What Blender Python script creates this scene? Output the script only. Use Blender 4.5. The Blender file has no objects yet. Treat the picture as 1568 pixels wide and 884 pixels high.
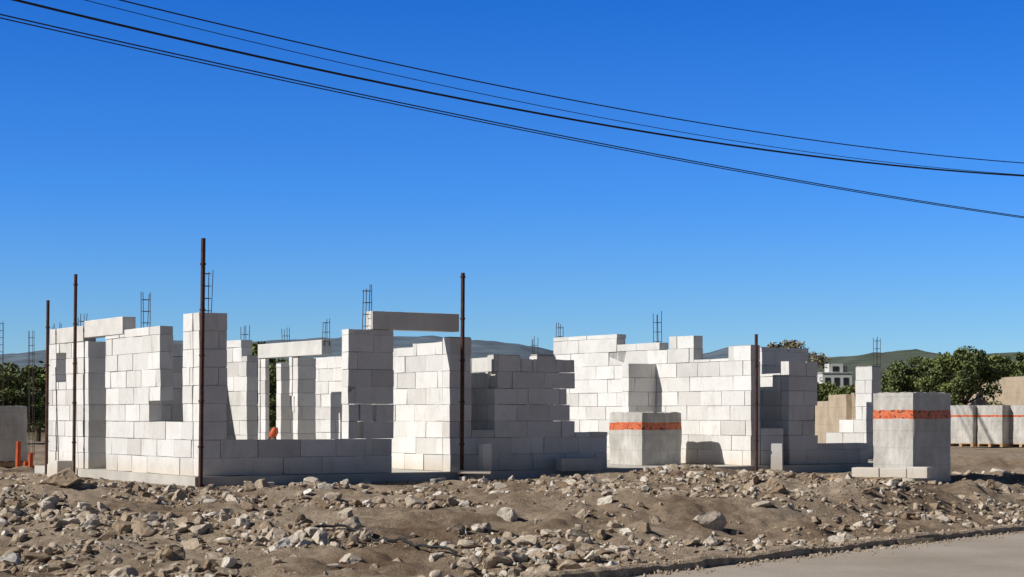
import bpy, bmesh, math, random
import numpy as np
from mathutils import Vector, Matrix
random.seed(7); rng=np.random.default_rng(7)
scene=bpy.context.scene
col=scene.collection
F=2800.0; HV=635.0; CU=784.0; CH=0.85
BETA=math.radians(33); cb,sb=math.cos(BETA),math.sin(BETA)
C0=(-4.28,25.0)
# ---------- helpers ----------
def hp(a,b):
    return (C0[0]-sb*a+cb*b, C0[1]+cb*a+sb*b)
def Bu(u,a=0.0):
    k=(u-CU)/F
    return (k*(C0[1]+cb*a)-C0[0]+sb*a)/(cb-sb*k)
def Au(u,b=0.0):
    k=(u-CU)/F
    return (C0[0]+cb*b-k*(C0[1]+sb*b))/(k*cb+sb)
def zt(v,Y): return CH+(HV-v)*Y/F
def gx(u,Y): return (u-CU)/F*Y
def S(t):
    t=np.clip(t,0,1); return t*t*(3-2*t)
def _h(ix,iy,seed):
    n=(ix*374761393+iy*668265263+seed*974634777)&0xffffffff
    n=((n^(n>>13))*1274126177)&0xffffffff
    return ((n^(n>>16))&0xffff)/65535.0
def vn(x,y,seed=0):
    x=np.asarray(x,float);y=np.asarray(y,float)
    xi=np.floor(x).astype(np.int64);yi=np.floor(y).astype(np.int64)
    fx=x-xi;fy=y-yi;fx=fx*fx*(3-2*fx);fy=fy*fy*(3-2*fy)
    a=_h(xi,yi,seed);b=_h(xi+1,yi,seed);c=_h(xi,yi+1,seed);d=_h(xi+1,yi+1,seed)
    return (a*(1-fx)+b*fx)*(1-fy)+(c*(1-fx)+d*fx)*fy
def fbm(x,y,seed=0,o=4):
    s=0;am=.5;t=0
    for i in range(o):
        s=s+am*vn(x*2**i,y*2**i,seed+i*17);t+=am;am*=.5
    return s/t
def roadd(x,y): return (x-1.0)*.77-(y-16.87)*.64
def H(x,y,fine=True):
    x=np.asarray(x,float);y=np.asarray(y,float)
    d=roadd(x,y)+.22*(vn(x/.8,y/.8,41)-.5)+.1*(vn(x/.2,y/.2,43)-.5)
    t=S((y-15)/9.5)
    base=-.62+.49*t
    m=S((-d-.1)/2.0)
    base=-.60*(1-m)+base*m
    def g(u,Y,rx,ry,am):
        X=gx(u,Y); return am*np.exp(-((x-X)/rx)**2-((y-Y)/ry)**2)
    base=base+g(920,26.3,1.1,.7,.10)+g(1050,27.4,1.3,.8,.13)+g(1180,27.6,1.2,.8,.07)
    base=base+g(60,23.0,.9,.7,.16)+g(1250,24.2,1.2,.5,.11)+g(560,20.0,1.5,.5,.08)+g(1000,21.8,1.6,.5,.10)+g(820,18.0,.8,.4,.12)
    base=base+g(1520,34,2.5,1.5,.22)
    a=-(x-C0[0])*sb+(y-C0[1])*cb; b=(x-C0[0])*cb+(y-C0[1])*sb
    d1=np.maximum(np.maximum(-.12-a,a-6.62),np.maximum(-.12-b,b-13.82))
    d2=np.maximum(np.maximum(5-a,a-9.02),np.maximum(2.98-b,b-13.82))
    dist=np.minimum(d1,d2)
    w=S(dist/1.6)
    near=S((60-y)/25)
    n=(fbm(x/1.7,y/1.3,3,3)-.5)*.20+(fbm(x/.5,y/.45,9,3)-.5)*.20
    n=n+(fbm(x/.16,y/.16,21,3)-.5)*.10
    rm=S((-d+.02)/.4)
    z=base+n*(.12+.88*w)*near*rm
    z=np.where(dist<0,-.28,z)
    rd=roadd(x,y)
    z=np.where((d>-.02)&(rd<13),-.74,z)
    z=np.where(rd>=13,-.62,z)
    return z
def mesh_np(name,verts,faces,mat=None,tone=None,smooth=False,obj=None):
    verts=np.asarray(verts,np.float32);faces=np.asarray(faces,np.int32)
    me=bpy.data.meshes.new(name)
    n,k=faces.shape
    me.vertices.add(len(verts));me.vertices.foreach_set('co',verts.ravel())
    me.loops.add(n*k);me.loops.foreach_set('vertex_index',faces.ravel())
    me.polygons.add(n);me.polygons.foreach_set('loop_start',np.arange(n,dtype=np.int32)*k)
    me.polygons.foreach_set('loop_total',np.full(n,k,np.int32))
    me.update(calc_edges=True);me.validate()
    if tone is not None:
        at=me.attributes.new('tone','FLOAT','POINT');at.data.foreach_set('value',np.asarray(tone,np.float32))
    me.polygons.foreach_set('use_smooth',np.full(len(me.polygons),bool(smooth)))
    if mat: me.materials.append(mat)
    ob=bpy.data.objects.new(name,me);col.objects.link(ob)
    return ob
def empty(name,loc=(0,0,0)):
    e=bpy.data.objects.new(name,None);e.location=loc;col.objects.link(e);return e
BF=np.array([[0,3,2,1],[4,5,6,7],[0,1,5,4],[1,2,6,5],[2,3,7,6],[3,0,4,7]])
class MB:
    def __init__(s): s.v=[];s.f=[];s.t=[];s.n=0
    def box(s,p,ex,ey,z0,z1,tone=.5,jit=0):
        c=[p,(p[0]+ex[0],p[1]+ex[1]),(p[0]+ex[0]+ey[0],p[1]+ex[1]+ey[1]),(p[0]+ey[0],p[1]+ey[1])]
        vs=[(q[0],q[1],z0) for q in c]+[(q[0],q[1],z1) for q in c]
        vs=np.array(vs,float)
        if jit: vs+=rng.normal(0,jit,vs.shape)
        s.v.append(vs);s.f.append(BF+s.n);s.t+= [tone]*8;s.n+=8
    def geo(s,vs,fs,tone=.5):
        vs=np.asarray(vs,float);s.v.append(vs);s.f.append(np.asarray(fs)+s.n);s.t+=[tone]*len(vs);s.n+=len(vs)
    def rod(s,p0,p1,r,n=6,tone=.5):
        p0=Vector(p0);p1=Vector(p1);d=(p1-p0).normalized()
        u=d.orthogonal().normalized();w=d.cross(u)
        vs=[];fs=[]
        for p in (p0,p1):
            for i in range(n):
                an=2*math.pi*i/n;vs.append(p+u*math.cos(an)*r+w*math.sin(an)*r)
        for i in range(n):
            j=(i+1)%n;fs.append((i,j,n+j,n+i))
        for k in range(1,n-2,2):
            fs.append((0,k+2,k+1,k));fs.append((n,n+k,n+k+1,n+k+2))
        s.geo([tuple(q) for q in vs],fs,tone)
    def build(s,name,mat,parent=None,smooth=False):
        ob=mesh_np(name,np.concatenate(s.v),np.concatenate(s.f),mat,s.t,smooth)
        if parent: ob.parent=parent
        return ob
# ---------- materials ----------
def mat(name):
    m=bpy.data.materials.new(name);m.use_nodes=True
    nt=m.node_tree;return m,nt,nt.nodes,nt.links,nt.nodes['Principled BSDF']
def N(nt,t,**k):
    n=nt.nodes.new(t)
    for a,b in k.items(): setattr(n,a,b)
    return n
def noise(nt,vec,scale,detail=4,rough=.55):
    n=N(nt,'ShaderNodeTexNoise');n.inputs['Scale'].default_value=scale;n.inputs['Detail'].default_value=detail;n.inputs['Roughness'].default_value=rough
    if vec is not None: nt.links.new(vec,n.inputs['Vector'])
    return n.outputs['Fac']
def ramp(nt,fac,stops):
    r=N(nt,'ShaderNodeValToRGB');e=r.color_ramp.elements
    while len(e)<len(stops): e.new(.5)
    for i,(p,c) in enumerate(stops):
        e[i].position=p;e[i].color=(c[0],c[1],c[2],1) if len(c)>2 else (c[0],)*3+(1,)
    nt.links.new(fac,r.inputs['Fac']);return r.outputs['Color']
def mulc(nt,a,b,fac=1.0,bt='MULTIPLY'):
    m=N(nt,'ShaderNodeMix',data_type='RGBA',blend_type=bt);m.inputs[0].default_value=fac
    for s,x in ((6,a),(7,b)):
        if isinstance(x,tuple): m.inputs[s].default_value=x+(1,)
        else: nt.links.new(x,m.inputs[s])
    return m.outputs[2]
def mixf(nt,f,a,b):
    m=N(nt,'ShaderNodeMix',data_type='RGBA')
    nt.links.new(f,m.inputs[0])
    for s,x in ((6,a),(7,b)):
        if isinstance(x,tuple): m.inputs[s].default_value=x+(1,)
        else: nt.links.new(x,m.inputs[s])
    return m.outputs[2]
def bump(nt,h,st,dist,b):
    n=N(nt,'ShaderNodeBump');n.inputs['Strength'].default_value=st;n.inputs['Distance'].default_value=dist
    nt.links.new(h,n.inputs['Height']);nt.links.new(n.outputs[0],b.inputs['Normal'])
def pos(nt): return N(nt,'ShaderNodeNewGeometry').outputs['Position']
def tone(nt):
    a=N(nt,'ShaderNodeAttribute');a.attribute_name='tone';return a.outputs['Fac']
def simple(name,c,r=.8,metal=0,var=.25,sc=6,b=.3,bd=.01):
    m,nt,nd,lk,bs=mat(name)
    p=pos(nt);n=noise(nt,p,sc,5)
    c0=tuple(x*(1-var) for x in c);c1=tuple(min(1,x*(1+var)) for x in c)
    lk.new(ramp(nt,n,[(.3,c0),(.7,c1)]),bs.inputs['Base Color'])
    bs.inputs['Roughness'].default_value=r;bs.inputs['Metallic'].default_value=metal
    bs.inputs['Specular IOR Level'].default_value=.3
    bump(nt,noise(nt,p,sc*8,3),b,bd,bs);return m
m,nt,nd,lk,bs=mat('aerated_concrete')
p=pos(nt)
c=ramp(nt,tone(nt),[(0,(.57,.56,.54)),(.5,(.67,.665,.645)),(1,(.745,.74,.725))])
c=mulc(nt,c,ramp(nt,noise(nt,p,2.2,6,.65),[(.3,(.87,.86,.845)),(.55,(1,1,1))]))
c=mulc(nt,c,ramp(nt,noise(nt,p,28,5,.7),[(.28,(.80,.80,.79)),(.45,(1,1,1))]))
mp=N(nt,'ShaderNodeMapping');mp.inputs['Scale'].default_value=(5,5,.9);lk.new(p,mp.inputs[0])
c=mulc(nt,c,ramp(nt,noise(nt,mp.outputs[0],1.6,5,.7),[(.3,(.84,.82,.79)),(.42,(1,1,1))]))
sx=N(nt,'ShaderNodeSeparateXYZ');lk.new(p,sx.inputs[0])
mr=N(nt,'ShaderNodeMapRange');lk.new(sx.outputs['Z'],mr.inputs[0]);mr.inputs[1].default_value=0;mr.inputs[2].default_value=.25
c=mixf(nt,mr.outputs[0],mulc(nt,c,(.86,.79,.70)),c)
lk.new(c,bs.inputs['Base Color']);bs.inputs['Roughness'].default_value=1;bs.inputs['Specular IOR Level'].default_value=.1
bump(nt,noise(nt,p,60,4),.3,.005,bs)
M_AAC=m
M_JOINT=simple('thin_mortar',(.33,.325,.31),.95)
M_LINT=simple('precast_lintel',(.60,.59,.56),.9,var=.12,sc=3)
M_CONC=simple('slab_concrete',(.50,.475,.43),.9,var=.15,sc=2)
M_RUST=simple('rusty_steel',(.085,.04,.028),.7,.2,.4,12)
M_BAR=simple('rebar_steel',(.09,.07,.06),.7,.3,.3,20)
M_WIRE=simple('cable_rubber',(.02,.02,.022),.6,0,.1)
M_WOOD=simple('raw_timber',(.46,.31,.17),.8,0,.3,15)
M_ORANGE=simple('orange_plastic',(.55,.10,.03),.5,0,.15)
M_TAN=simple('tan_masonry',(.42,.345,.25),.9,0,.18,1.5)
M_WHITEP=simple('white_plaster',(.6,.6,.58),.8,0,.08,1)
M_DARK=simple('dark_glass',(.03,.035,.04),.3,0,.1)
m,nt,nd,lk,bs=mat('rubble_stone');p=pos(nt)
c=ramp(nt,tone(nt),[(0,(.22,.155,.105)),(.35,(.34,.265,.19)),(.6,(.43,.36,.285)),(.8,(.52,.465,.395)),(.93,(.61,.565,.50)),(1,(.70,.68,.65))])
c=mulc(nt,c,ramp(nt,noise(nt,p,25,5,.6),[(.3,(.72,.70,.66)),(.65,(1.1,1.1,1.1))]))
lk.new(c,bs.inputs['Base Color']);bs.inputs['Roughness'].default_value=.95;bs.inputs['Specular IOR Level'].default_value=.2
bump(nt,noise(nt,p,70,4),.6,.01,bs);M_ROCK=m
m,nt,nd,lk,bs=mat('bare_earth');p=pos(nt)
c=ramp(nt,noise(nt,p,.6,6,.62),[(.3,(.225,.16,.11)),(.46,(.40,.31,.225)),(.66,(.53,.435,.335))])
c=mulc(nt,c,ramp(nt,noise(nt,p,9,8,.7),[(.3,(.60,.57,.54)),(.6,(1.08,1.08,1.08))]))
sx=N(nt,'ShaderNodeSeparateXYZ');lk.new(p,sx.inputs[0])
mr=N(nt,'ShaderNodeMapRange');lk.new(sx.outputs['Y'],mr.inputs[0]);mr.inputs[1].default_value=60;mr.inputs[2].default_value=90
g=ramp(nt,noise(nt,p,.2,5),[(.35,(.10,.10,.045)),(.65,(.20,.17,.09))])
c=mixf(nt,mr.outputs[0],c,g)
lk.new(c,bs.inputs['Base Color']);bs.inputs['Roughness'].default_value=1;bs.inputs['Specular IOR Level'].default_value=.1
ad=N(nt,'ShaderNodeMath',operation='ADD');lk.new(noise(nt,p,14,8,.7),ad.inputs[0]);lk.new(noise(nt,p,55,5,.7),ad.inputs[1])
bump(nt,ad.outputs[0],1,.045,bs);M_EARTH=m
m,nt,nd,lk,bs=mat('dusty_street');p=pos(nt)
c=ramp(nt,noise(nt,p,.5,6,.65),[(.35,(.34,.285,.225)),(.65,(.44,.38,.315))])
c=mulc(nt,c,ramp(nt,noise(nt,p,45,4,.7),[(.35,(.8,.8,.8)),(.6,(1.05,1.05,1.05))]))
lk.new(c,bs.inputs['Base Color']);bs.inputs['Roughness'].default_value=.95
bump(nt,noise(nt,p,80,4),.4,.008,bs);M_ROAD=m
def leafmat(name,c0,c1):
    m,nt,nd,lk,bs=mat(name)
    lk.new(ramp(nt,tone(nt),[(0,c0),(1,c1)]),bs.inputs['Base Color']);bs.inputs['Roughness'].default_value=.7
    return m
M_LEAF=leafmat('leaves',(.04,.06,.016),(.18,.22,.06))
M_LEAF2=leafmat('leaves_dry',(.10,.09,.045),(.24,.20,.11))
M_BARK=simple('bark',(.09,.065,.045),.95)
def wrapmat(zlo,zhi):
    m,nt,nd,lk,bs=mat('stretch_wrap')
    tc=N(nt,'ShaderNodeTexCoord').outputs['Object']
    mp=N(nt,'ShaderNodeMapping');mp.inputs['Scale'].default_value=(1,1,.55);lk.new(tc,mp.inputs[0])
    c=ramp(nt,noise(nt,mp.outputs[0],3.5,8,.72),[(.3,(.32,.305,.275)),(.5,(.47,.455,.42)),(.7,(.64,.62,.585))])
    br=N(nt,'ShaderNodeSeparateXYZ');lk.new(tc,br.inputs[0])
    fr=N(nt,'ShaderNodeMath',operation='FRACT');dv=N(nt,'ShaderNodeMath',operation='MULTIPLY');dv.inputs[1].default_value=4.0
    lk.new(br.outputs['Z'],dv.inputs[0]);lk.new(dv.outputs[0],fr.inputs[0])
    c=mulc(nt,c,ramp(nt,fr.outputs[0],[(0,(.8,.8,.8)),(.06,(1,1,1)),(.95,(1,1,1)),(1,(.85,.85,.85))]),.8)
    ga=N(nt,'ShaderNodeMath',operation='GREATER_THAN');ga.inputs[1].default_value=zlo
    la=N(nt,'ShaderNodeMath',operation='LESS_THAN');la.inputs[1].default_value=zhi
    nz=N(nt,'ShaderNodeMath',operation='MULTIPLY_ADD');lk.new(noise(nt,tc,2,2),nz.inputs[0]);nz.inputs[1].default_value=.05;lk.new(br.outputs['Z'],nz.inputs[2])
    lk.new(nz.outputs[0],ga.inputs[0]);lk.new(nz.outputs[0],la.inputs[0])
    mu=N(nt,'ShaderNodeMath',operation='MULTIPLY');lk.new(ga.outputs[0],mu.inputs[0]);lk.new(la.outputs[0],mu.inputs[1])
    oc=ramp(nt,noise(nt,tc,14,2,.4),[(.40,(.50,.10,.035)),(.46,(.62,.17,.07)),(.58,(.60,.16,.07)),(.62,(.17,.05,.035))])
    lk.new(mixf(nt,mu.outputs[0],c,oc),bs.inputs['Base Color'])
    bs.inputs['Roughness'].default_value=.42
    bump(nt,noise(nt,mp.outputs[0],11,6,.6),.6,.025,bs)
    return m
# ---------- ground ----------
def axis(lo,hi,st,far,gr=1.13):
    c=list(np.arange(lo,hi,st));s=st;x=lo;L=[]
    while x>-far: s*=gr;x-=s;L.append(x)
    s=st;x=c[-1];R=[]
    while x<far: s*=gr;x+=s;R.append(x)
    return np.array(L[::-1]+c+R)
xs=axis(-9.5,10.5,.045,6000);ys=axis(14.5,30,.045,6000)
XX,YY=np.meshgrid(xs,ys);ZZ=H(XX,YY)
nx,ny=len(xs),len(ys)
idx=np.arange(nx*ny).reshape(ny,nx)
fc=np.stack([idx[:-1,:-1],idx[:-1,1:],idx[1:,1:],idx[1:,:-1]],-1).reshape(-1,4)
mesh_np('ground',np.stack([XX,YY,ZZ],-1).reshape(-1,3),fc,M_EARTH,smooth=True)
ed=Vector((.64,.77));en=Vector((.77,-.64));e0=Vector((1,16.87))
r=MB();L0,L1=-60,90
p=e0+ed*L0-en*.3;r.geo([(p.x,p.y,-.65),(p.x+en.x*13.3,p.y+en.y*13.3,-.65),(p.x+en.x*13.3+ed.x*(L1-L0),p.y+en.y*13.3+ed.y*(L1-L0),-.65),(p.x+ed.x*(L1-L0),p.y+ed.y*(L1-L0),-.65)],[(0,1,2,3)])
r.build('street',M_ROAD)
ts=np.arange(-20,40,.05);kv=[];kf=[]
for i,t in enumerate(ts):
    w=.07*(vn(t*1.7,0,5)-.5)+.05*(vn(t*8,3,6)-.5);hh=.035*(vn(t*1.3,9,7)-.5)+.02*(vn(t*7,9,8)-.5)
    for d_,z_ in ((-.34,-.66),(-.24+w,-.575+hh),(-.05+w,-.565+hh*1.3),(.0+w,-.585+hh),(.02+w*1.3,-.66)):
        q=e0+ed*float(t)+en*float(d_);kv.append((q.x,q.y,float(z_)))
for i in range(len(ts)-1):
    for j in range(4): a_=i*5+j;kf.append((a_,a_+1,a_+6,a_+5))
mesh_np('kerb',kv,kf,simple('kerb_concrete',(.36,.285,.21),.95,0,.35,6,.9,.03),np.zeros(len(kv)))
# ---------- rocks ----------
def ico(sub):
    bm=bmesh.new();bmesh.ops.create_icosphere(bm,subdivisions=sub,radius=1)
    v=np.array([q.co[:] for q in bm.verts]);f=np.array([[q.index for q in g.verts] for g in bm.faces]);bm.free();return v,f
def variants(sub,n):
    v0,f=ico(sub);out=[]
    for i in range(n):
        v=v0.copy()
        for j in range(9):
            d=rng.normal(size=3);d/=np.linalg.norm(d);r=rng.uniform(.35,.8)
            e=np.maximum(0,v@d-r);v-=e[:,None]*d
        v*=rng.uniform(.65,1.4,3)
        v+=rng.normal(0,.03,v.shape)
        out.append(v)
    return out,f
V={1:variants(1,12),2:variants(2,12),3:variants(3,10)}
def rotm():
    q=rng.normal(size=4);q/=np.linalg.norm(q);w,x,y,z=q
    return np.array([[1-2*(y*y+z*z),2*(x*y-z*w),2*(x*z+y*w)],[2*(x*y+z*w),1-2*(x*x+z*z),2*(y*z-x*w)],[2*(x*z-y*w),2*(y*z+x*w),1-2*(x*x+y*y)]])
RV=[];RF=[];RT=[];cnt=0
def addrock(x,y,s,tn,sink=.25,z=None):
    global cnt
    sub=1 if s<.026 else (2 if s<.08 else 3)
    vs,f=V[sub];v=vs[rng.integers(len(vs))]@rotm().T*s
    v[:,2]*=.75
    if z is None: z=float(H(x,y))
    if z<-.7: z=-.65
    v=v+np.array([x,y,z+s*(.5-sink)])
    RV.append(v);RF.append(f+cnt);RT.append(np.full(len(v),tn));cnt+=len(v)
NP=60000
yy=15+rng.random(NP)**1.0*15.5
k=(rng.random(NP)*1.3-.65)*1568/F
xx=k*yy
dd=roadd(xx,yy)
cl=fbm(xx/1.1,yy/.8,77,3)
acc=(cl-.41)*3.6+.14
aa=-(xx-C0[0])*sb+(yy-C0[1])*cb; bb=(xx-C0[0])*cb+(yy-C0[1])*sb
inside=(aa>-.2)&(bb>-.2)
nearslab=(aa>-1.0)&(bb>-1.0)
sz=np.exp(rng.normal(math.log(.0170),.68,NP))
ok=(rng.random(NP)<acc)&(dd<-.2)&(~inside)&(~nearslab|(sz<.03))
hz=H(xx,yy)
for i in np.nonzero(ok)[0]:
    s=min(sz[i]*(1+.7*(cl[i]-.4)*2),.12)
    addrock(xx[i],yy[i],s,min(.97,max(0,rng.normal(.54,.25))),rng.uniform(.15,.6),float(hz[i]))
for i in range(190):
    y=rng.uniform(16.5,25);x=rng.uniform(-.34,.34)*y
    if roadd(x,y)>-.4: continue
    a=-(x-C0[0])*sb+(y-C0[1])*cb;b=(x-C0[0])*cb+(y-C0[1])*sb
    if a>-.8 and b>-.8: continue
    addrock(x,y,rng.uniform(.05,.125),rng.uniform(.45,.92),.45)
for (u,v,s,tn) in [(95,742,.22,.35),(345,797,.13,.8),(780,797,.14,.85),(1085,806,.17,.72),(1005,800,.1,.6),(655,752,.09,.97),(710,776,.1,.8),(560,822,.1,.6),(945,846,.1,.85),(1250,800,.09,.5),(30,775,.14,.3),(470,757,.1,1.0)]:
    lo,hi=14.,32.
    for _ in range(25):
        md=(lo+hi)/2
        vv=HV+(CH-float(H(gx(u,md),md)))*F/md
        if vv>v: lo=md
        else: hi=md
    addrock(gx(u,md),md,s,tn,.3)
for i in range(1500):
    t=rng.uniform(-3,14);d=rng.normal(0,.22);p=e0+ed*t+en*d
    zz=-.65 if d>0 else -.58
    s=rng.uniform(.005,.03 if abs(d)<.2 else .015);vs,f=V[1];v=vs[rng.integers(12)]*s+np.array([p.x,p.y,zz+s*.3]);RV.append(v);RF.append(f+cnt);RT.append(np.full(len(v),rng.uniform(.2,.7)));cnt+=len(v)
mesh_np('rubble_stones',np.concatenate(RV),np.concatenate(RF),M_ROCK,np.concatenate(RT))
# ---------- house ----------
house=empty('unfinished_block_house')
dA=(-sb,cb);dB=(cb,sb)
def wall(name,ax,a,b,rects,th=.2,ch=.25,bl=.6,off=0.):
    d=dA if ax=='A' else dB; n=dB if ax=='A' else dA
    mb=MB();core=MB();g=.0042
    org=hp(0,b) if ax=='A' else hp(a,0)
    P=lambda t,o: (org[0]+d[0]*t+n[0]*o,org[1]+d[1]*t+n[1]*o)
    zmax=max(r[3] for r in rects)
    for (t0,t1,z0,z1) in rects:
        t0,t1=min(t0,t1),max(t0,t1)
        core.box(P(t0+.012,.012),(d[0]*(t1-t0-.024),d[1]*(t1-t0-.024)),(n[0]*(th-.024),n[1]*(th-.024)),max(z0,.0) +.006,z1-.012)
    kk=int(math.ceil(zmax/ch))
    for k in range(kk):
        za,zb=k*ch,(k+1)*ch
        iv=[]
        for (t0,t1,z0,z1) in rects:
            lo,hi=max(za,z0),min(zb,z1)
            if hi-lo>.045: iv.append([min(t0,t1),max(t0,t1),lo,hi])
        iv.sort();mg=[]
        for i in iv:
            if mg and abs(mg[-1][1]-i[0])<.01 and abs(mg[-1][2]-i[2])<.02 and abs(mg[-1][3]-i[3])<.02: mg[-1][1]=i[1]
            else: mg.append(i)
        for (t0,t1,lo,hi) in mg:
            s=off+(k%2)*bl/2+ (.07 if k%3==0 else 0)
            j=math.floor((t0-s)/bl);cuts=[t0]
            while True:
                j+=1;c=s+j*bl
                if c>=t1-.07: break
                if c>t0+.07: cuts.append(c+rng.normal(0,.02))
            cuts.append(t1)
            for q in range(len(cuts)-1):
                o=rng.normal(0,.0035);c0,c1=cuts[q]+g*rng.uniform(.5,1.7),cuts[q+1]-g*rng.uniform(.5,1.7)
                mb.box(P(c0,o),(d[0]*(c1-c0),d[1]*(c1-c0)),(n[0]*th,n[1]*th),lo+g*.9,hi-.003,tone=min(1,max(0,rng.normal(.6,.3))),jit=.0025)
    ob=mb.build(name,M_AAC,house);core.build(name+'_mortar',M_JOINT,house)
    return ob
def lintel(name,ax,fixed,t0,t1,z0,z1,th=.21,o=-.005):
    d=dA if ax=='A' else dB; n=dB if ax=='A' else dA
    org=hp(0,fixed) if ax=='A' else hp(fixed,0);t0,t1=min(t0,t1),max(t0,t1)
    mb=MB();mb.box((org[0]+d[0]*t0+n[0]*o,org[1]+d[1]*t0+n[1]*o),(d[0]*(t1-t0),d[1]*(t1-t0)),(n[0]*th,n[1]*th),z0,z1)
    ob=mb.build(name,M_LINT,house);bv=ob.modifiers.new('b','BEVEL');bv.width=.008;bv.segments=2
sl=MB();p=hp(-.1,-.1);sl.box(p,(dB[0]*13.9,dB[1]*13.9),(dA[0]*6.7,dA[1]*6.7),-.3,0)
p=hp(6.6,3.0);sl.box(p,(dB[0]*10.8,dB[1]*10.8),(dA[0]*2.4,dA[1]*2.4),-.3,-.002)
sl.build('floor_slab',M_CONC,house)
wall('front_wall','B',0,0,[
 (0,Bu(348),0,2.25),(Bu(348),Bu(600),0,.5),
 (Bu(533),Bu(549),.5,1.0),(Bu(556),Bu(603),.5,.75),(Bu(552),Bu(570),.75,1.0),(Bu(576),Bu(603),.75,1.0),(Bu(533),Bu(603),1.0,2.08),
 (Bu(688),Bu(722),0,2.02),
 (Bu(722),Bu(757),0,.62),(Bu(757),Bu(880),0,.75),(Bu(880),Bu(930),0,.58),
 (Bu(757),Bu(873),.75,1.0),(Bu(757),Bu(868),1.0,1.25),(Bu(762),Bu(880),1.25,1.5),(Bu(757),Bu(798),1.5,1.77),(Bu(798),Bu(822),1.5,1.70),(Bu(822),Bu(851),1.5,1.79),(Bu(851),Bu(880),1.5,1.70)])
wall('front_wall_garage','B',0,0,[
 (Bu(1165),Bu(1200),0,.62),(Bu(1208),Bu(1240),.0,1.75),(Bu(1240),Bu(1252),.0,.5),(Bu(1240),Bu(1247),.5,1.0),(Bu(1240),Bu(1252),1.0,1.75),(Bu(1252),Bu(1330),0,.36)],off=.2)
lintel('door_lintel','B',0,Bu(570),Bu(703),2.085,2.35)
wall('side_wall','A',0,0,[(.21,Au(280),0,2.25),(Au(280),Au(245),0,.75),(Au(245),Au(228),0,.75),
 (Au(245),Au(228),1.05,2.12),(Au(228),Au(190),0,2.12),(Au(190),Au(162),0,2.05),
 (Au(135)+.21,Au(101),0,2.0),(Au(101),Au(86),0,1.38),(Au(101),Au(86),1.85,2.0),(Au(86),Au(70),0,2.0)])
lintel('side_door_lintel','A',0,Au(188),Au(129),2.057,2.32)
lintel('side_window_lintel','A',0,Au(128),Au(77),2.005,2.25)
wall('side_return','B',Au(135),0,[(0,.32,0,2.0)])
wall('rear_left_wall','B',Au(70)-.2,0,[(.22,3.2,0,1.9)])
wall('bedroom_wall','B',3.3,0,[(.22,1.22,0,1.95)])
b1=Bu(689)
wall('hall_wall','A',0,b1,[(.21,1.1,0,1.94),(1.1,3.2,0,1.89)],off=.1)
b2=Bu(758)
wall('kitchen_wall','A',0,b2,[(.21,2.4,0,1.72)])
b3=Bu(1150)
wall('long_wall','A',0,b3,[(0,Au(1115,b3),0,2.02),(Au(1115,b3),Au(1062,b3),0,1.80),(Au(1062,b3),Au(1025,b3),0,2.22),
 (Au(1025,b3),Au(1010,b3),0,2.0),(Au(1010,b3),Au(945,b3),0,2.13),(Au(945,b3),Au(847,b3),0,2.33)],off=.15)
a3=Au(1005,b3)
wall('long_wall_pier','B',a3,0,[(b3-.62,b3-.006,0,1.76)],off=.05)
wall('garage_side','A',0,Bu(1208),[(.21,1.9,0,1.55)])
wall('garage_rear','B',2.2,0,[(Bu(1150,2.2)+.25,Bu(1238,2.2),0,2.08)])
bc=Bu(1335,1.9)
wall('corner_pier','A',0,bc,[(1.9,Au(1310,bc),0,1.78),(Au(1310,bc),Au(1285,bc),0,.75),(Au(1285,bc),Au(1265,bc),0,.5)],th=.25)
W5a,W5b=7.74,6.45
wall('rear_wall_east','A',0,W5b,[(W5a-1.0,Au(484,W5b)+.1,0,1.98)])
W6b=5.05;W6a=6.27
aL=Au(493,W6b)
lintel('rear_lintel','A',W6b,aL,Au(395,W6b),1.93,2.2)
a45=Au(455,W6b)
wall('rear_pier','B',a45,0,[(W6b+.01,Bu(484,a45),0,1.9)])
wall('rear_pier_side','A',0,W6b,[(a45+.21,Au(443,W6b),1.2,1.92),(a45+.21,Au(450,W6b),0.9,1.2)])
a43=Au(430,W6b)+.3
wall('rear_pier_b','B',a43,0,[(Bu(430,a43),Bu(462,a43),0,1.85)])
a41=Au(405,W6b)
wall('rear_post','B',a41,0,[(W6b+.01,Bu(410,a41)+.02,0,1.92)])
wall('rear_post_side','A',0,W6b,[(a41+.21,Au(395,W6b),0,1.92)])
W7b=3.09
wall('rear_wall_west','A',0,W7b,[(Au(378,W7b),Au(370,W7b),0,1.85),(Au(370,W7b),Au(318,W7b),0,2.13)])
wall('mid_wall','A',0,Bu(590,5.0),[(5.0,6.2,0,1.9)])
def cage(x,y,z0,z1,w=.1):
    mb=MB()
    for sx in (-1,1):
        for sy in (-1,1):
            j=rng.normal(0,.01,2)
            px,py=x+(sx*cb-sy*sb)*w/2,y+(sx*sb+sy*cb)*w/2
            mb.rod((px,py,z0),(px+j[0],py+j[1],z1-rng.uniform(0,.1)),.006)
    z=z0+.08
    while z<z1-.08:
        c=[(x+(sx*cb-sy*sb)*w/2,y+(sx*sb+sy*cb)*w/2,z) for sx,sy in ((-1,-1),(1,-1),(1,1),(-1,1))]
        for i in range(4): mb.rod(c[i],c[(i+1)%4],.004)
        z+=.17
    mb.build('rebar_cage',M_BAR,house)
def cage_u(u,ab,vt,vb):
    x,y=ab;cage(x,y,zt(vb,y),zt(vt,y))
a=.1;cage_u(0,hp(a,Bu(316,a)),408,485)
b=.1;cage_u(0,hp(Au(223,b),b),445,503)
a=.1;cage_u(0,hp(a,Bu(562,a)),435,508)
b=b3+.1;cage_u(0,hp(Au(1007,b),b),475,530)
b=W6b+.1;cage_u(0,hp(Au(499,b),b),486,530);cage_u(0,hp(Au(438,b),b),500,535)
b=W7b+.1;cage_u(0,hp(Au(375,b),b),497,550)
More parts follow.
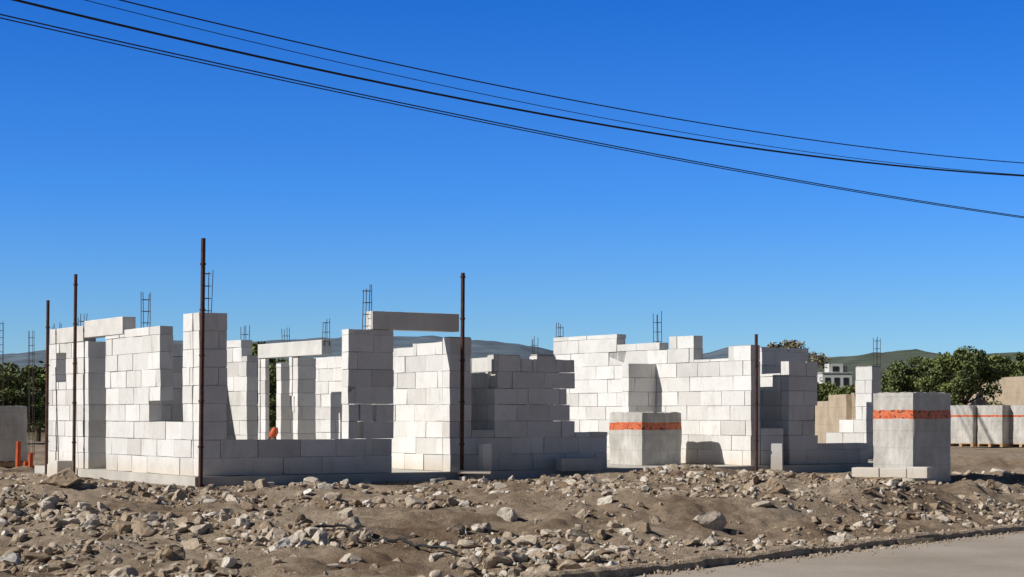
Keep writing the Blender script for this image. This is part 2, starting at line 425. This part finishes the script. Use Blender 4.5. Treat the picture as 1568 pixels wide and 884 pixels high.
b=.1;cage_u(0,hp(Au(126,b),b),477,500);cage_u(0,hp(Au(87,b),b),493,512)
b=b3+.1;cage_u(0,hp(Au(857,b),b),492,522)
cage(gx(818,38),38,0,zt(513,38));cage(gx(1343,40),40,0,zt(515,40));cage(gx(48,40),40,-.1,zt(503,40));cage(gx(1,44),44,-.1,zt(490,44));cage(gx(318,40),40,0,zt(505,40))
def post(a,b,v,r=.027,lean=.006):
    x,y=hp(a,b);zz=zt(v,y);mb=MB()
    z0=-.12
    mb.rod((x,y,z0),(x+lean*(zz),y,zz),r,8)
    for z in np.arange(.4,zz,.62):
        mb.rod((x+lean*z,y,z),(x+lean*z,y,z+.025),r*1.35,8)
    mb.rod((x-.05,y,z0),(x+.05,y,z0+.01),.02,6)
    mb.build('steel_post',M_RUST)
post(-.2,Bu(307,-.2),365,.031,.012);post(-.16,Bu(707,-.16),418,.03,.006);post(-.05-.12,Bu(1158,-.17),512,.027,0)
post(Au(113,-.15),-.15,420,.027,.01);post(Au(71,-.15),-.15,460,.027,.01)
mb=MB();x,y=hp(Au(85,-.3),-.3);x2,y2=hp(Au(95,-.25),-.3);mb.rod((x,y,1.6),(x2,y2,-.1),.008);mb.build('guy_rope',M_BAR)
# ---------- wrapped pallets ----------
def stack(u,Y,w,d,h,z0,ang=33,band=(.0,.0),nm='wrapped_block_pallet',wood=True):
    e=empty(nm,(gx(u,Y),Y,z0));e.rotation_euler=(0,0,math.radians(ang))
    bm=bmesh.new();bmesh.ops.create_cube(bm,size=1)
    bmesh.ops.subdivide_edges(bm,edges=bm.edges[:],cuts=15,use_grid_fill=True)
    sd=rng.integers(1000);z00=.1 if wood else 0
    for v in bm.verts:
        c=v.co;X,Yc,Z=c.x,c.y,c.z+.5
        nn=float(fbm(np.array((X+Yc)*5+sd),np.array(Z*6+sd),5,3))-.5
        n2=float(fbm(np.array((X-Yc)*9+sd),np.array((X+Yc)*9+sd),6,3))-.5
        f=1+nn*.06
        rr=1.0
        if abs(X)>.47 and abs(Yc)>.47: rr=.972
        v.co=Vector(((X*f*rr+.5)*w,(Yc*f*rr+.5)*d,z00+Z*(h-z00)+ (n2*.05 if Z>.95 else 0)))
    me=bpy.data.meshes.new('wrap');bm.to_mesh(me);bm.free()
    me.materials.append(wrapmat(*band));me.polygons.foreach_set('use_smooth',np.ones(len(me.polygons),bool))
    o=bpy.data.objects.new('wrapped_blocks',me);col.objects.link(o);o.parent=e
    es=o.modifiers.new('e','EDGE_SPLIT');es.split_angle=math.radians(50)
    if wood:
        mb=MB()
        for i in range(3): mb.box((0,i*(d-.09)/2),(w,0),(0,.09),0,.078)
        for i in range(6): mb.box((i*(w-.1)/5,-.01),(.1,0),(0,d+.02),.08,.099)
        mb.build('timber_pallet',M_WOOD,e)
    return e
stack(1398,26.6,.80,.84,1.31,-.14,band=(.95,1.08),wood=False)
stack(983,30.35,.85,.94,.88,0.003,band=(.615,.74),wood=False)
for u,Y in ((1490,54),(1535,53.4),(1583,53)): stack(u,Y,.7,.9,1.22,-.1,ang=40,band=(.9,.96))
stack(14,34,.35,1.0,1.02,-.1,band=(2,2.1));stack(-40,33,1.,1.0,1.1,-.1,band=(2,2.1))
def blocks(name,items):
    mb=MB()
    for (x,y,z,l,w,h,ang) in items:
        c,s=math.cos(math.radians(ang)),math.sin(math.radians(ang))
        mb.box((x,y),(c*l,s*l),(-s*w,c*w),z,z+h,rng.uniform(.6,1),.002)
    ob=mb.build(name,M_AAC);bv=ob.modifiers.new('b','BEVEL');bv.width=.006;return ob
it=[]
x0,y0=gx(1304,26.6),26.6
for i,L in enumerate((.42,.40,.30)):
    it.append((x0,y0,-.06,L,.22,.14+.02*(i==2),-33));x0+=(L+.012)*math.cos(math.radians(33));y0-=(L+.012)*math.sin(math.radians(33))
blocks('loose_blocks',it)
mb=MB()
for i in range(4): mb.box((gx(1272,25.6)+i*.17,25.75-.1*i),(.1,-.06),(.25,.45),-.065,-.042)
for i in range(2): mb.box((gx(1270,25.6)+.05+.1*i,25.8+i*.3),(.72,-.42),(.04,.06),-.14,-.067)
mb.build('timber_pallet',M_WOOD)
x,y=hp(-.35,Bu(740,-.35));blocks('standing_block',[(x,y,-.06,.15,.12,.48,33)])
x,y=hp(-.3,Bu(1187,-.3));blocks('standing_block',[(x-.08,y,-.08,.2,.1,.45,-10)])
x,y=hp(Au(100,-.6),-.6);blocks('block_pile',[(x-.1,y-.1,-.12,.25,.3,.27,33),(x-.3,y+.3,-.12,.2,.5,.2,20)])
x,y=hp(-.3,Bu(860,-.3));blocks('fallen_block',[(x,y,-.02,.7,.2,.2,25)])
x,y=hp(-.25,Bu(690,-.25));blocks('timber_offcut',[(x,y,.0,.6,.04,.03,10),(x+.1,y-.1,-.02,.5,.05,.03,-8)])
# broken block fragments along the slab
fr=[]
for i in range(26):
    b_=rng.uniform(.3,9.5);x,y=hp(-rng.uniform(.2,.7),b_);fr.append((x,y,float(H(x,y))+.0,rng.uniform(.04,.16),rng.uniform(.04,.12),rng.uniform(.03,.09),rng.uniform(0,180)))
blocks('broken_block_pieces',fr)
mx=empty('cement_mixer',(gx(417,34),34,0))
mb=MB();n=12;prof=[(.0,.05),(.03,.075),(.10,.085),(.19,.045)]
vs=[];fs=[]
for (h,r) in prof:
    for i in range(n): an=2*math.pi*i/n;vs.append((r*math.cos(an)-.0+h*.3,r*math.sin(an),.42+h))
for q in range(len(prof)-1):
    for i in range(n): j=(i+1)%n;fs.append((q*n+i,q*n+j,(q+1)*n+j,(q+1)*n+i))
mb.geo(vs,fs);mb.build('drum',M_ORANGE,mx,True)
mb=MB()
for q in ((-.2,-.15),(.2,-.15),(-.2,.15),(.2,.15)): mb.rod((q[0],q[1],0),(q[0]*.2,q[1]*.2,.44),.015)
mb.build('stand',M_RUST,mx)
for u,h in ((27,.5),(46,.3),(38,.15)):
    Y=32.;mb=MB();mb.rod((gx(u,Y),Y,-.15),(gx(u,Y)+.02,Y,-.12+h),.045,8);mb.build('orange_drain_pipe',M_ORANGE)
def curve(name,pts,r,m):
    cu=bpy.data.curves.new(name,'CURVE');cu.dimensions='3D';cu.bevel_depth=r;cu.bevel_resolution=2
    sp=cu.splines.new('POLY');sp.points.add(len(pts)-1)
    for i,q in enumerate(pts): sp.points[i].co=(*q,1)
    cu.materials.append(m);o=bpy.data.objects.new(name,cu);col.objects.link(o);return o
pts=[]
for i in range(40):
    f=i/39;u=470+f*230;Y=18.9-.9*f+.25*math.sin(f*5);x=gx(u,Y);pts.append((x,Y,float(H(x,Y))+.05+.02*math.sin(f*9)))
curve('drain_hose',pts,.014,M_WIRE)
def wire(ctrl,r,off=0,nm='power_line'):
    A=np.array([-7.6,28.])*1.4+np.array([.67,-.74])*off;B=np.array([13.2,47.])*1.4+np.array([.67,-.74])*off
    D=B-A;T=[];Z=[]
    for u,v in ctrl:
        k=(u-CU)/F;t=(k*A[1]-A[0])/(D[0]-k*D[1]);T.append(t);Z.append(zt(v,A[1]+D[1]*t))
    co=np.polyfit(T,Z,2)
    pts=[(A[0]+D[0]*t,A[1]+D[1]*t,float(np.polyval(co,t))) for t in np.linspace(-.9,2.0,90)]
    curve(nm,pts,r*1.4,M_WIRE)
wire([(185,0),(600,98),(940,165),(1300,222),(1568,250)],.012,0)
wire([(130,0),(500,93),(740,142),(1100,213),(1568,268)],.007,.5)
wire([(25,0),(300,68),(700,147),(1000,205),(1300,247),(1568,269)],.020,1.0)
wire([(0,21),(300,93),(700,172),(1000,237),(1300,290),(1568,332)],.011,1.4)
wire([(0,26),(300,98),(700,176),(1000,240),(1300,292),(1568,334)],.010,1.5)
# ---------- vegetation ----------
def leafquads(C,size):
    n=len(C);a=rng.normal(size=(n,3));a/=np.linalg.norm(a,axis=1)[:,None]
    b=rng.normal(size=(n,3));b-=a*(a*b).sum(1)[:,None];b/=np.linalg.norm(b,axis=1)[:,None]
    a=a*size[:,None];b=b*size[:,None]*.6
    v=np.stack([C-a,C+b,C+a,C-b],1).reshape(-1,3)
    return v,np.arange(n*4).reshape(n,4)
def tree(u,Y,v,wid,n=4500,m=None,nm='leafy_tree',sparse=1.,ls=.075):
    m=m or M_LEAF;x=gx(u,Y);h=zt(v,Y)+.12
    e=empty(nm,(x,Y,-.12));mb=MB()
    def taper(p0,p1,r0,r1):
        p0=Vector(p0);p1=Vector(p1);d=(p1-p0).normalized();uu=d.orthogonal().normalized();w=d.cross(uu);vs=[]
        for p,r in ((p0,r0),(p1,r1)):
            for i in range(7): an=2*math.pi*i/7;vs.append(tuple(p+uu*math.cos(an)*r+w*math.sin(an)*r))
        mb.geo(vs,[(i,(i+1)%7,7+(i+1)%7,7+i) for i in range(7)])
    taper((0,0,0),(.05,0,h*.4),.11,.08)
    cs=[]
    nc=int(34*sparse)
    for i in range(nc):
        an=rng.uniform(0,2*math.pi);rr=wid/2*math.sqrt(rng.random())*.95
        zt_=h*rng.uniform(.25,.9);fz=1-((zt_/h-.5)/.55)**2
        rr*=max(.35,fz)
        c=(rr*math.cos(an),rr*math.sin(an),zt_);cs.append((c,rng.uniform(.22,.42)*wid/2.6))
        if i%2==0: taper((.05,0,h*rng.uniform(.2,.4)),c,.045,.012)
    cs.append(((0,0,h*.9),.3))
    mb.build('trunk_and_limbs',M_BARK,e)
    per=n//len(cs);C=[];T=[]
    for c,r in cs:
        d=rng.normal(size=(per,3));d/=np.linalg.norm(d,axis=1)[:,None]
        q=d*(r*rng.random(per)**.45)[:,None];q[:,2]*=.8
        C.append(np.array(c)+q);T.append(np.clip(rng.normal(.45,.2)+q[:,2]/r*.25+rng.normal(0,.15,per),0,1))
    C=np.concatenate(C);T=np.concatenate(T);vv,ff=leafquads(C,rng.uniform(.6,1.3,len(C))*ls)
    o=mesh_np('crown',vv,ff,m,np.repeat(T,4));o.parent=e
tree(1472,76,528,3.6,9000);tree(1425,84,543,3.0,6000);tree(1525,88,538,3.2,6000);tree(1380,80,549,2.8,6000);tree(1562,92,533,3.2,6000)
tree(1405,96,541,3.2,5000)
tree(1332,86,572,2.2,4000,M_LEAF2);tree(1265,84,584,2.4,4500,M_LEAF);tree(1298,80,590,2.2,4500)
tree(1210,74,514,3.2,2600,M_LEAF2,sparse=.8);tree(1185,76,518,2.2,1800,M_LEAF2,sparse=.6)
tree(15,62,553,2.6,6000);tree(58,66,560,2.2,5000);tree(-25,60,548,3,5000)
tree(402,66,517,2.4,5000);tree(425,70,560,2,4000);tree(560,80,560,2,3000)
n=90000;x=rng.uniform(-60,70,n);y=rng.uniform(100,118,n)
top=2.0+2.6*fbm(x/3.2,y/6,55,4)+1.2*(vn(x/1.1,y/3,8)-.5)
top=top*(1-.42*np.exp(-((x/y*109-19.4)/1.9)**4))
z=-.1+top*rng.random(n)**.7
vv,ff=leafquads(np.stack([x,y,z],1),rng.uniform(.12,.26,n))
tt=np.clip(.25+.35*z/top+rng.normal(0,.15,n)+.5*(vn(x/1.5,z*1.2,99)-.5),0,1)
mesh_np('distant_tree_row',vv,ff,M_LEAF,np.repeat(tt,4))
# ---------- hills ----------
def hills(name,Yc,dep,prof,c,seed,am):
    X=np.linspace(-2600,2800,700)*(Yc/3000);Yv=np.linspace(Yc-dep,Yc+dep*.5,26)
    A,B=np.meshgrid(X,Yv)
    us=CU+A/Yc*F;pu=[q[0] for q in prof];pv=[q[1] for q in prof]
    vv=np.interp(us,pu,pv)
    hh=(HV-vv)*Yc/F
    env=np.clip(np.where(B<=Yc,(B-(Yc-dep))/dep,1-(B-Yc)/(dep*.5)),0,1)**.8
    Z=hh*env*(1-am+2*am*fbm(A/(90*Yc/3000),B/(160*Yc/3000),seed,5)*env**.2)
    n1,n2=A.shape;idx=np.arange(n1*n2).reshape(n1,n2)
    fc=np.stack([idx[:-1,:-1],idx[:-1,1:],idx[1:,1:],idx[1:,:-1]],-1).reshape(-1,4)
    m,nt,nd,lk,bs=mat(name+'_cover');p=pos(nt)
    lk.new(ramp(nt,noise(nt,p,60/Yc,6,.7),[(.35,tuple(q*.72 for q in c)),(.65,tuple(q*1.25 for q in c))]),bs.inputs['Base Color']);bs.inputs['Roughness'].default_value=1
    bs.inputs['Specular IOR Level'].default_value=0
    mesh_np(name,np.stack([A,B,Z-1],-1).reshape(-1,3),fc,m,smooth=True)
hills('distant_mountains',4200,1500,[(-1500,540),(-300,545),(0,539),(80,534),(200,521),(270,517),(400,521),(540,511),(740,517),(800,523),(870,540),(1060,539),(1120,531),(1200,529),(1260,546),(1800,548),(3000,530)],(.125,.165,.21),4,.07)  # blue-grey base colour has distance haze painted in
hills('wooded_hills',1500,600,[(-1500,570),(0,572),(80,560),(200,580),(740,566),(1100,560),(1200,550),(1290,543),(1390,530),(1440,541),(1568,535),(1800,545),(3000,560)],(.095,.115,.095),14,.08)
def plainwall(name,u0,Y0,u1,Y1,h,m,steps=None,win=None):
    p0=Vector((gx(u0,Y0),Y0));p1=Vector((gx(u1,Y1),Y1));d=p1-p0;L=d.length;d/=L;nn=Vector((-d.y,d.x))*.2
    mb=MB()
    hs=steps or [(0,1,h)]
    for f0,f1,hh in hs:
        nb=int(math.ceil((hh+.2)/.25))
        for k in range(nb):
            za=-.2+k*.25;zb=min(za+.25,hh)
            t=f0*L-(k%2)*.2
            while t<f1*L:
                a_=max(t,f0*L);b_=min(t+.4,f1*L)
                if b_-a_>.03: q=p0+d*(a_);mb.box((q.x,q.y),(d.x*(b_-a_-.002),d.y*(b_-a_-.002)),(nn.x,nn.y),za+.001,zb-.001,rng.random(),.001)
                t+=.4
    mb.build(name,m)
plainwall('boundary_wall',1482,86,1760,66,2.5,M_TAN)
plainwall('boundary_wall',1455,88,1481,86.3,1.95,M_TAN)
plainwall('boundary_wall',1248,56,1296,51,1.4,M_TAN,[(0,.45,1.25),(.45,1,1.42)])
plainwall('boundary_wall',1303,51.2,1322,49.0,1.45,M_TAN)
plainwall('boundary_wall',1365,63,1460,59,1.0,M_TAN)
wh=empty('white_house',(gx(1278,210),210,0));mb=MB()
mb.box((-1.4,0),(3.4,0),(0,4),-.5,5.6);mb.box((-.6,.2),(1.6,0),(0,3),5.6,6.7);mb.build('walls',M_WHITEP,wh)
mb=MB()
for i in range(3): mb.box((-1.1+i*1.05,-.04),(.6,0),(0,.08),4.2,5.1)
mb.box((-.2,.15),(.7,0),(0,.08),5.8,6.4);mb.build('windows',M_DARK,wh)
mb=MB();mb.box((-1.5,-.1),(3.6,0),(0,4.2),5.602,5.72);mb.rod((1.3,1,5.7),(1.3,1,6.5),.35,8);mb.build('roof_slab_and_tank',M_CONC,wh)
# ---------- light / world / camera ----------
phi=math.radians(18);E=math.radians(36)
s=Vector((-math.cos(phi)*math.cos(E),-math.sin(phi)*math.cos(E),math.sin(E)))
sd=bpy.data.lights.new('sun','SUN');sd.energy=5.0;sd.angle=math.radians(.5);sd.color=(1,.95,.88)
so=bpy.data.objects.new('sun',sd);so.rotation_euler=s.to_track_quat('Z','Y').to_euler();so.location=(-20,-10,30);col.objects.link(so)
w=bpy.data.worlds.new('World');scene.world=w;w.use_nodes=True;nt=w.node_tree
bg=nt.nodes['Background'];sk=nt.nodes.new('ShaderNodeTexSky');sk.sky_type='NISHITA';sk.sun_disc=False
sk.sun_elevation=E;sk.sun_rotation=math.atan2(s.x,s.y);sk.altitude=800;sk.air_density=1.0;sk.dust_density=.2;sk.ozone_density=2.5
tc=nt.nodes.new('ShaderNodeTexCoord');sp=nt.nodes.new('ShaderNodeSeparateXYZ');nt.links.new(tc.outputs['Generated'],sp.inputs[0])
c=ramp(nt,sp.outputs['Z'],[(0,(.85,1.25,1.75)),(.05,(.60,1.08,1.78)),(.12,(.32,.93,1.98)),(.24,(.10,.70,1.85)),(.45,(.38,.38,.40)),(1,(.44,.40,.36))])
mc=mulc(nt,sk.outputs[0],c)
c2=ramp(nt,sp.outputs['Y'],[(0,(.58,.50,.42)),(.15,(.8,.74,.68)),(.5,(1,1,1))])  # added dimming of the unseen sky behind camera, less fill on shaded walls
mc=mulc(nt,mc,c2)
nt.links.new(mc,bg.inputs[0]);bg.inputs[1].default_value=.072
cd=bpy.data.cameras.new('camera');cam=bpy.data.objects.new('camera',cd);col.objects.link(cam)
cam.location=(0,0,CH);cam.rotation_euler=(math.radians(90),0,0)
cd.sensor_width=36;cd.lens=36*F/1568;cd.shift_y=(HV-442)/1568;cd.clip_end=20000;cd.clip_start=.1
scene.camera=cam
scene.view_settings.view_transform='Standard';scene.view_settings.look='None';scene.view_settings.exposure=0
